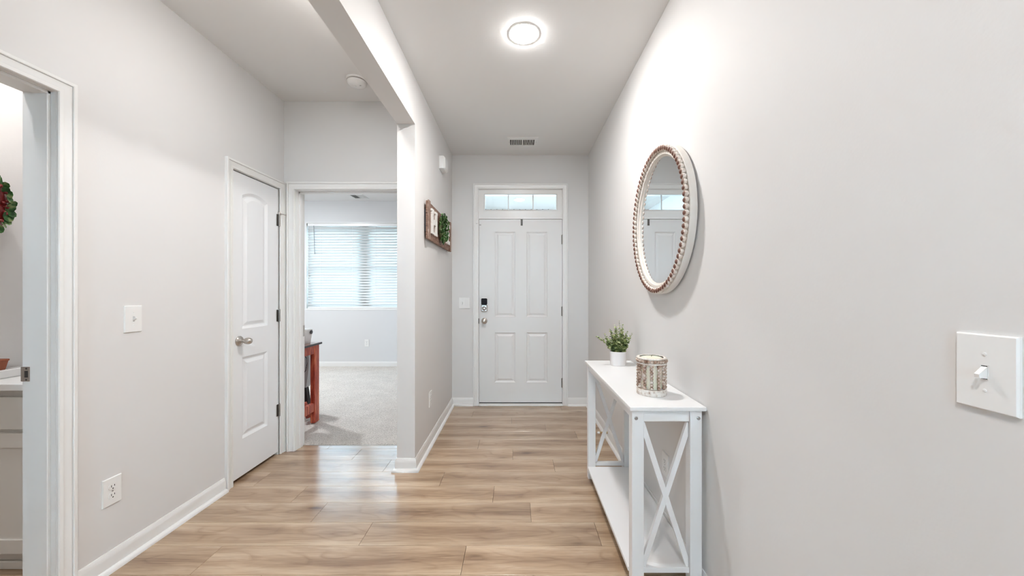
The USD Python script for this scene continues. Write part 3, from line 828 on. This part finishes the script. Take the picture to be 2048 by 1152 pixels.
# ------------------------------------------------------------------ switches and outlets
def plate(w, h):
    b = bx(-w / 2, w / 2, -h / 2, h / 2, 0, .0065)
    v = np.array(b.vertices)
    top = v[:, 2] > .003
    out = hull(np.vstack([np.column_stack([v[~top][:, :2], np.zeros((~top).sum())]), np.column_stack([v[~top][:, :2], np.full((~top).sum(), .0035)]), np.column_stack([v[top][:, :2] - np.sign(v[top][:, :2]) * .0022, np.full(top.sum(), .0065)])]))
    return out


def screw_at(u, v, w=.0065, r=.0032):
    return lathe([(0, 0), (r, 0), (r * .9, .0008), (0, .0013)], 12, (u, v, w))


def toggle(u, t, fn, flip=1):
    o = obj("toggle_frame", place(extr(sbox(u - .0055, -.0125, u + .0055, .0125).difference(sbox(u - .0042, -.0112, u + .0042, .0112)), "z", .0062, .0072), fn), "pale_plastic", t)
    m = hull([(u - .0038, -.010, .0062), (u + .0038, -.010, .0062), (u - .0038, .010, .0062), (u + .0038, .010, .0062), (u - .0035, .0065, .010), (u + .0035, .0065, .010), (u - .0034, -.0025 * flip, .020), (u + .0034, -.0025 * flip, .020), (u - .0034, -.0085 * flip, .019), (u + .0034, -.0085 * flip, .019)])
    obj("toggle", place(m, fn), "white_plastic", t)
    obj("toggle_gap", place(bx(u - .0042, u + .0042, -.0112, .0112, .0060, .0067), fn), "dark_slot", o)


def switch(label, fn, w=.08, h=.1245, gangs=("toggle",), flip=1):
    loc = [float(q[0]) for q in fn(np.zeros(1), np.zeros(1), np.zeros(1))] if False else [float(np.ravel(q)[0]) for q in fn(0.0, 0.0, 0.0)]
    t = thing("light_switch", label, "light switch", loc)
    obj("wall_plate", place(plate(w, h), fn), "white_plastic", t)
    for i, g in enumerate(gangs):
        u = (i - (len(gangs) - 1) / 2) * .046
        if g == "toggle":
            toggle(u, t, fn, flip)
            for sv in (-.030, .030):
                obj("screw", place(screw_at(u, sv), fn), "pale_plastic", t)
        else:
            obj("rocker_frame", place(extr(sbox(u - .0165, -.033, u + .0165, .033).difference(sbox(u - .0145, -.031, u + .0145, .031)), "z", .006, .0078), fn), "pale_plastic", t)
            obj("rocker", place(hull([(u + a * .014, b * .030, c) for a in (-1, 1) for b, c in ((-1, .006), (1, .006), (-1, .0105), (0, .0075), (1, .0078))]), fn), "white_plastic", t)


def outlet(label, fn, w=.0775, h=.1225):
    t = thing("wall_outlet", label, "outlet", [float(np.ravel(q)[0]) for q in fn(0.0, 0.0, 0.0)])
    obj("wall_plate", place(plate(w, h), fn), "white_plastic", t)
    for vc in (-.0195, .0195):
        face = Point(0, vc).buffer(.0172, 12).intersection(sbox(-.02, vc - .0142, .02, vc + .0142))
        r = obj("receptacle", place(extr(face, "z", .005, .0082), fn), "white_plastic", t)
        obj("slot", place(cat_(bx(-.0078, -.0052, vc - .001, vc + .0085, .0080, .0085), bx(.0052, .0076, vc, vc + .0078, .0080, .0085),
                               extr(Point(0, vc - .0078).buffer(.0027, 6), "z", .0080, .0085)), fn), "dark_slot", r)
    obj("screw", place(screw_at(0, 0), fn), "grey_metal", t)


switch("white toggle light switch on the left wall beside the narrow door", on_left(1.734, 1.1205), .0785, .125, flip=-1)
switch("white toggle light switch on the right wall, largest and nearest in the picture", on_right(.6035, 1.1185), .081, .1255)
switch("white two-gang light switch plate beside the front door", on_front(-.574, 1.1215), .121, .121, ("toggle", "rocker"))
outlet("white duplex outlet low on the left wall near the baseboard", on_left(1.6435, .3535))
outlet("white duplex outlet low on the hall's left wall under the wooden sign", on_partition(2.983, .372))
outlet("white duplex outlet on the right wall behind the console table", on_right(1.909, .345))
outlet("white outlet under the blinds on the far room's wall", on_front(-2.48, .395, YB), .072, .116)

# ------------------------------------------------------------------ wall sign: H, wreath, M, E
SY0, SY1, SZ0, SZ1 = 2.775, 3.715, 1.652, 1.945
t = thing("wall_sign", "rustic wooden HOME sign with a green wreath on the hall's left wall", "sign", (XPR, (SY0 + SY1) / 2, SZ0))
obj("backing_cleat", bx(XPR, XPR + .016, SY0 + .03, SY1 - .03, SZ0 + .06, SZ1 - .06), "desk_edge", t)
for i in range(3):
    a = SZ0 + i * (SZ1 - SZ0) / 3
    obj("plank", bx(XPR + .016, XPR + .030, SY0 + .004, SY1 - .004, a + .001, a + (SZ1 - SZ0) / 3 - .001, .0015), "sign_brown", t)
obj("end_strip", bx(XPR + .030, XPR + .042, SY0, SY0 + .055, SZ0 - .002, SZ1 + .004, .0015), "sign_brown_upright", t)
obj("end_strip", bx(XPR + .030, XPR + .036, SY0 + .056, SY0 + .078, SZ0, SZ1, .001), "sign_white", t)
obj("end_strip", bx(XPR + .030, XPR + .042, SY1 - .05, SY1, SZ0 - .002, SZ1 + .002, .0015), "sign_brown_upright", t)
XS = XPR + .0305


def letter(poly, y0, w, z0, h):
    m = extr(poly, "z", 0, .012)
    return place(m, lambda u, v, q: (XS + q, y0 + u * w, z0 + v * h))


H = unary_union([sbox(0, 0, .30, 1), sbox(.70, 0, 1, 1), sbox(.2, .40, .8, .60), sbox(-.04, 0, .38, .10), sbox(-.04, .9, .38, 1), sbox(.62, 0, 1.04, .10), sbox(.62, .9, 1.04, 1)])
M = unary_union([sbox(0, 0, .22, 1), sbox(.78, 0, 1, 1), Polygon([(.0, 1), (.25, 1), (.5, .55), (.75, 1), (1, 1), (.56, .2), (.44, .2)])])
Em = unary_union([sbox(0, 0, .34, 1), sbox(0, 0, 1, .18), sbox(0, .82, 1, 1), sbox(0, .42, .8, .60)])
for poly, y0, w in ((H, 2.880, .190), (M, 3.362, .150), (Em, 3.535, .112)):
    obj("letter", letter(poly, y0, w, 1.708, .198), "sign_white", t)
WY, WZ = 3.225, 1.805
ring = [(XPR + .05, WY + .085 * math.cos(a), WZ + .098 * math.sin(a)) for a in np.linspace(0, 2 * np.pi, 40)]
wr = obj("wreath", tube(ring, .013, 8), "stem_green", t)
rng = np.random.default_rng(4)
lv = []
for i in range(300):
    a = rng.uniform(0, 2 * np.pi)
    rr = float(np.clip(rng.normal(0, .020), -.035, .032))
    c = np.array([XPR + .05 + min(abs(rng.normal(0, .020)), .04), WY + (.085 + rr) * math.cos(a), WZ + (.098 + rr) * math.sin(a)])
    lv.append(leaf_disc(c, (rng.uniform(.3, 1), rng.normal(0, .6), rng.normal(0, .6)), rng.uniform(.011, .020), rng.uniform(.45, .8)))
obj("leaves", cat_(*lv), "boxwood_leaf", wr)

# ------------------------------------------------------------------ chime box, smoke detector, vents, small fittings
t = thing("door_chime", "white door chime box high on the hall's left wall", "door chime", (XPR, 3.40, 2.374))
obj("cover", hull([(XPR + x, y, z) for x, g in ((0, 0), (.040, 0), (.055, .014)) for y in (3.328 + g, 3.474 - g) for z in (2.374 + g * .6, 2.488 - g)]), "white_plastic", t)
obj("mounting_plate", bx(XPR, XPR + .004, 3.322, 3.480, 2.369, 2.493, .001), "pale_plastic", t)

sx, sy = -1.128, 2.57
t = thing("smoke_detector", "white round smoke detector on the alcove ceiling", "smoke detector", (sx, sy, CE))
obj("base_plate", lathe([(0, -.012), (.066, -.012), (.071, -.009), (.072, 0), (0, 0)], 48, (sx, sy, CE)), "white_plastic", t, 30)
obj("vent_gap", lathe([(0, -.017), (.058, -.017), (.058, -.0119), (0, -.0119)], 40, (sx, sy, CE)), "dark_slot", t)
obj("cover", lathe([(0, -.046), (.03, -.045), (.048, -.041), (.060, -.032), (.0645, -.022), (.0645, -.0165), (0, -.0165)], 48, (sx, sy, CE)), "white_plastic", t, 30)
obj("test_button", lathe([(0, -.0035), (.009, -.003), (.011, 0), (0, 0)], 20, (sx - .012, sy - .006, CE - .0455)), "pale_plastic", t)
obj("indicator", bx(sx + .022, sx + .034, sy - .012, sy - .006, CE - .0455, CE - .042), "grey_metal", t)


def vent(label, x0, x1, y0, y1, banks, ns):
    t = thing("ceiling_vent", label, "air vent", ((x0 + x1) / 2, (y0 + y1) / 2, CE))
    p = sbox(x0, y0, x1, y1)
    for a, b, c, d in banks:
        p = p.difference(sbox(a, c, b, d))
    obj("face_plate", extr(p, "z", CE - .007, CE), "white_plastic", t)
    for a, b, c, d in banks:
        obj("duct", bx(a, b, c, d, CE - .0012, CE - .0002), "dark_slot", t)
        for i in range(1, ns):
            xx = a + (b - a) * i / ns
            s = -1 if a < (x0 + x1) / 2 - .01 else 1
            obj("louver", hull([(xx + s * q + e, yy, z) for q, z in ((-.003, CE - .0065), (.002, CE - .0014)) for e in (-.0008, .0008) for yy in (c, d)]), "white_plastic", t)
    for sx_ in (x0 + .016, x1 - .016):
        obj("screw", lathe([(0, -.0012), (.004, -.0008), (.004, 0), (0, 0)], 12, (sx_, (y0 + y1) / 2, CE - .007)), "grey_metal", t)


vent("white ceiling vent with two banks of louvers above the front door", -.093, .206, 3.528, 3.734, [(-.069, .0465, 3.572, 3.708), (.061, .172, 3.572, 3.708)], 9)
vent("pale ceiling vent of the far room, seen through the doorway", -2.60, -2.38, 5.60, 5.86, [(-2.58, -2.495, 5.63, 5.83), (-2.485, -2.40, 5.63, 5.83)], 6)

t = thing("wreath_hanger", "small metal wreath hook over the top of the front door", "hook", (.052, YD, 2.03))
obj("strap", cat_(bx(.041, .063, YD - .003, YD - .001, 1.972, 2.042), bx(.041, .063, YD - .003, YD + .03, 2.0385, 2.0405)), "metal_lath", t)
obj("hook", bx(.043, .061, YD - .012, YD - .003, 1.972, 1.982, .002), "metal_lath", t)
t = thing("door_sensor", "tiny white sensor on the front door's casing, upper left", "sensor", (-.437, YF, 2.0))
obj("case", bx(-.446, -.428, YF - .028, YF - .0125, 1.985, 2.022, .002), "white_plastic", t)
obj("magnet", bx(-.414, -.394, YD - .008, YD, 1.975, 1.983, .001), "grey_metal", t)

t = thing("spring_doorstop", "brass spring doorstop with a white tip on the right baseboard", "doorstop", (.767, 3.10, .05))
obj("spring", lathe([(0, 0)] + [(.0062 if i % 2 else .0078, .0025 * i) for i in range(27)] + [(0, .067)], 14, (.7665, 3.10, .05), (-1, 0, 0)), "brass", t, 30)
obj("tip", lathe([(0, .064), (.0085, .064), (.0095, .068), (.0095, .078), (.007, .083), (0, .084)], 16, (.7665, 3.10, .05), (-1, 0, 0)), "white_plastic", t, 30)
obj("mount", lathe([(0, 0), (.011, 0), (.010, .003), (0, .004)], 16, (.7672, 3.10, .05), (-1, 0, 0)), "brass", t, 30)

# ------------------------------------------------------------------ bedroom: red desk, machine, chair
t = thing("desk", "red-stained wooden desk seen through the open doorway", "desk", (-2.5, 3.27, 0))
obj("desktop", bx(-3.1, -1.872, 3.005, 3.50, .748, .765, .004), "desk_top", t)
obj("edge_band", cat_(bx(-1.8725, -1.869, 3.005, 3.502, .7475, .7645, .001), bx(-3.1, -1.869, 3.4995, 3.503, .7475, .7645, .001)), "desk_edge", t, label="dark edge of the desktop")
for yy in ((3.02, 3.11), (3.415, 3.495)):
    for xx in ((-1.936, -1.893), (-3.07, -3.03)):
        obj("leg", bx(xx[0], xx[1], yy[0], yy[1], .0135, .7478, .005), "red_stain", t)
for xx in ((-1.934, -1.897), (-3.068, -3.032)):
    obj("apron", bx(xx[0], xx[1], 3.11, 3.415, .665, .7478, .003), "red_stain", t)
    obj("stretcher", bx(xx[0], xx[1], 3.11, 3.415, .125, .205, .003), "red_stain", t)
obj("apron", bx(-3.03, -1.936, 3.44, 3.478, .665, .7478, .003), "red_stain", t)
obj("long_stretcher", bx(-3.03, -1.936, 3.225, 3.262, .125, .205, .003), "red_stain", t)
obj("diagonal_brace", bar((-2.03, 3.47, .19), (-1.985, 3.49, .046), .045, .04, (0, 1, 0), .003), "red_stain", t)
t = thing("desk_machine", "white rounded plastic machine on the red desk", "machine", (-2.05, 3.40, .765))
obj("body", hull([(x, y, z) for x0_, z in ((-1.952, .7655), (-1.948, .80), (-1.934, .87), (-1.930, .892), (-1.938, .900)) for x, y in ((x0_, 3.33 + .02), (x0_, 3.47 - .02), (x0_ - .015, 3.33), (x0_ - .015, 3.47), (-2.40, 3.33), (-2.40, 3.47))]), "white_plastic", t, 30)
obj("hand_wheel", lathe([(0, 0), (.017, 0), (.018, .003), (.018, .008), (.014, .010), (0, .010)], 20, (-1.9315, 3.42, .868), (1, 0, 0)), "desk_edge", t, 30)
obj("dial", lathe([(0, 0), (.014, 0), (.012, .006), (0, .007)], 18, (-2.035, 3.33, .845), (0, -1, 0)), "grey_metal", t, 30)
t = thing("desk_chair", "pale grey padded chair with a black base standing behind the red desk", "chair", (-2.35, 3.72, .012))
prof = [(-2.135, .70), (-2.112, .62), (-2.110, .56), (-2.114, .48), (-2.122, .40), (-2.136, .29), (-2.142, .275), (-2.56, .275), (-2.56, .70)]
obj("backrest", extr(Polygon(prof).buffer(.006).intersection(sbox(-2.58, .276, -2, .72)), "y", 3.69, 3.76), "grey_fabric", t)
obj("seam", tube([(-2.16, 3.689, .615), (-2.128, 3.689, .575), (-2.122, 3.689, .52), (-2.135, 3.689, .45), (-2.165, 3.689, .41)], .0028, 6), "black_fabric", t)
obj("base", hull([(x, y, z) for y in (3.70, 3.75) for x, z in ((-2.141, .2755), (-2.5, .2755), (-2.116, .10), (-2.105, .0125), (-2.5, .0125))]), "black_fabric", t)

# ------------------------------------------------------------------ bathroom: vanity, wreath, box
t = thing("bathroom_vanity", "white bathroom vanity cabinet inside the left doorway", "vanity", (-2.18, 1.86, 0))
VX0, VX1 = -2.398, -1.947
obj("body", bx(VX0, VX1, 1.618, 2.118, .10, .822), "vanity_paint", t)
obj("toe_kick", bx(VX0, VX1, 1.652, 2.118, .0005, .10), "vanity_paint", t)
obj("toe_moulding", bx(VX0, VX1, 1.640, 1.652, .0005, .036, .003), "vanity_paint", t)
obj("drawer_front", bx(VX0 + .02, VX1 - .02, 1.600, 1.618, .645, .786, .002), "vanity_paint", t)
dp = sbox(VX0 + .02, .100, VX1 - .02, .628)
di = sbox(VX0 + .082, .160, VX1 - .082, .566)
dr = obj("cabinet_door", extr(dp.difference(di), "y", 1.600, 1.618), "vanity_paint", t)
obj("door_panel", bx(VX0 + .08, VX1 - .08, 1.609, 1.617, .158, .568), "vanity_paint", dr)
obj("countertop", bx(VX0, VX1, 1.57, 2.118, .8222, .853, .003), "counter_white", t)
obj("side_splash", bx(VX0, -2.34, 1.572, 2.118, .8532, .892, .004), "counter_white", t)
t = thing("trinket_box", "reddish-brown wooden box on the bathroom counter's raised edge", "box", (-2.37, 1.655, .8922))
obj("body", hull([(x, y, z) for z, g in ((.8924, .006), (.932, 0)) for x in (-2.394 + g, -2.346 - g) for y in (1.62 + g, 1.684 - g)]), "copper_wood", t)
obj("lid", bx(-2.396, -2.344, 1.618, 1.688, .9322, .941, .002), "copper_wood", t)
t = thing("berry_wreath", "wreath of red berries and green leaves on the bathroom wall", "wreath", (-2.4, 1.495, 1.64))
rng = np.random.default_rng(21)
R0 = .148
core = [(-2.349, 1.495 + R0 * math.cos(a), 1.64 + R0 * math.sin(a)) for a in np.linspace(0, 2 * np.pi, 48)]
obj("ring", tube(core, .036, 10), "berry_red", t, True)
bs = []
for i in range(420):
    a, b = rng.uniform(0, 2 * np.pi, 2)
    rr = R0 + .039 * math.cos(b)
    bs.append(ball((-2.349 + .039 * math.sin(b), 1.495 + rr * math.cos(a), 1.64 + rr * math.sin(a)), rng.uniform(.006, .0095), 1))
obj("berries", cat_(*bs), "berry_red", t, True)
lv = []
for a in np.concatenate([np.arange(26) * 2 * np.pi / 26]):
    for b in (-.6, .5):
        rr = R0 + .052 * math.cos(b * 2)
        c = np.array([-2.349 + .045 * abs(math.sin(b * 2)) * 1.0, 1.495 + rr * math.cos(a + b * .1), 1.64 + rr * math.sin(a + b * .1)])
        lv.append(leaf_disc(c, (1, rng.normal(0, .5), rng.normal(0, .5)), rng.uniform(.018, .026), rng.uniform(.45, .8)))
obj("leaves", cat_(*lv), "wreath_leaf", t)
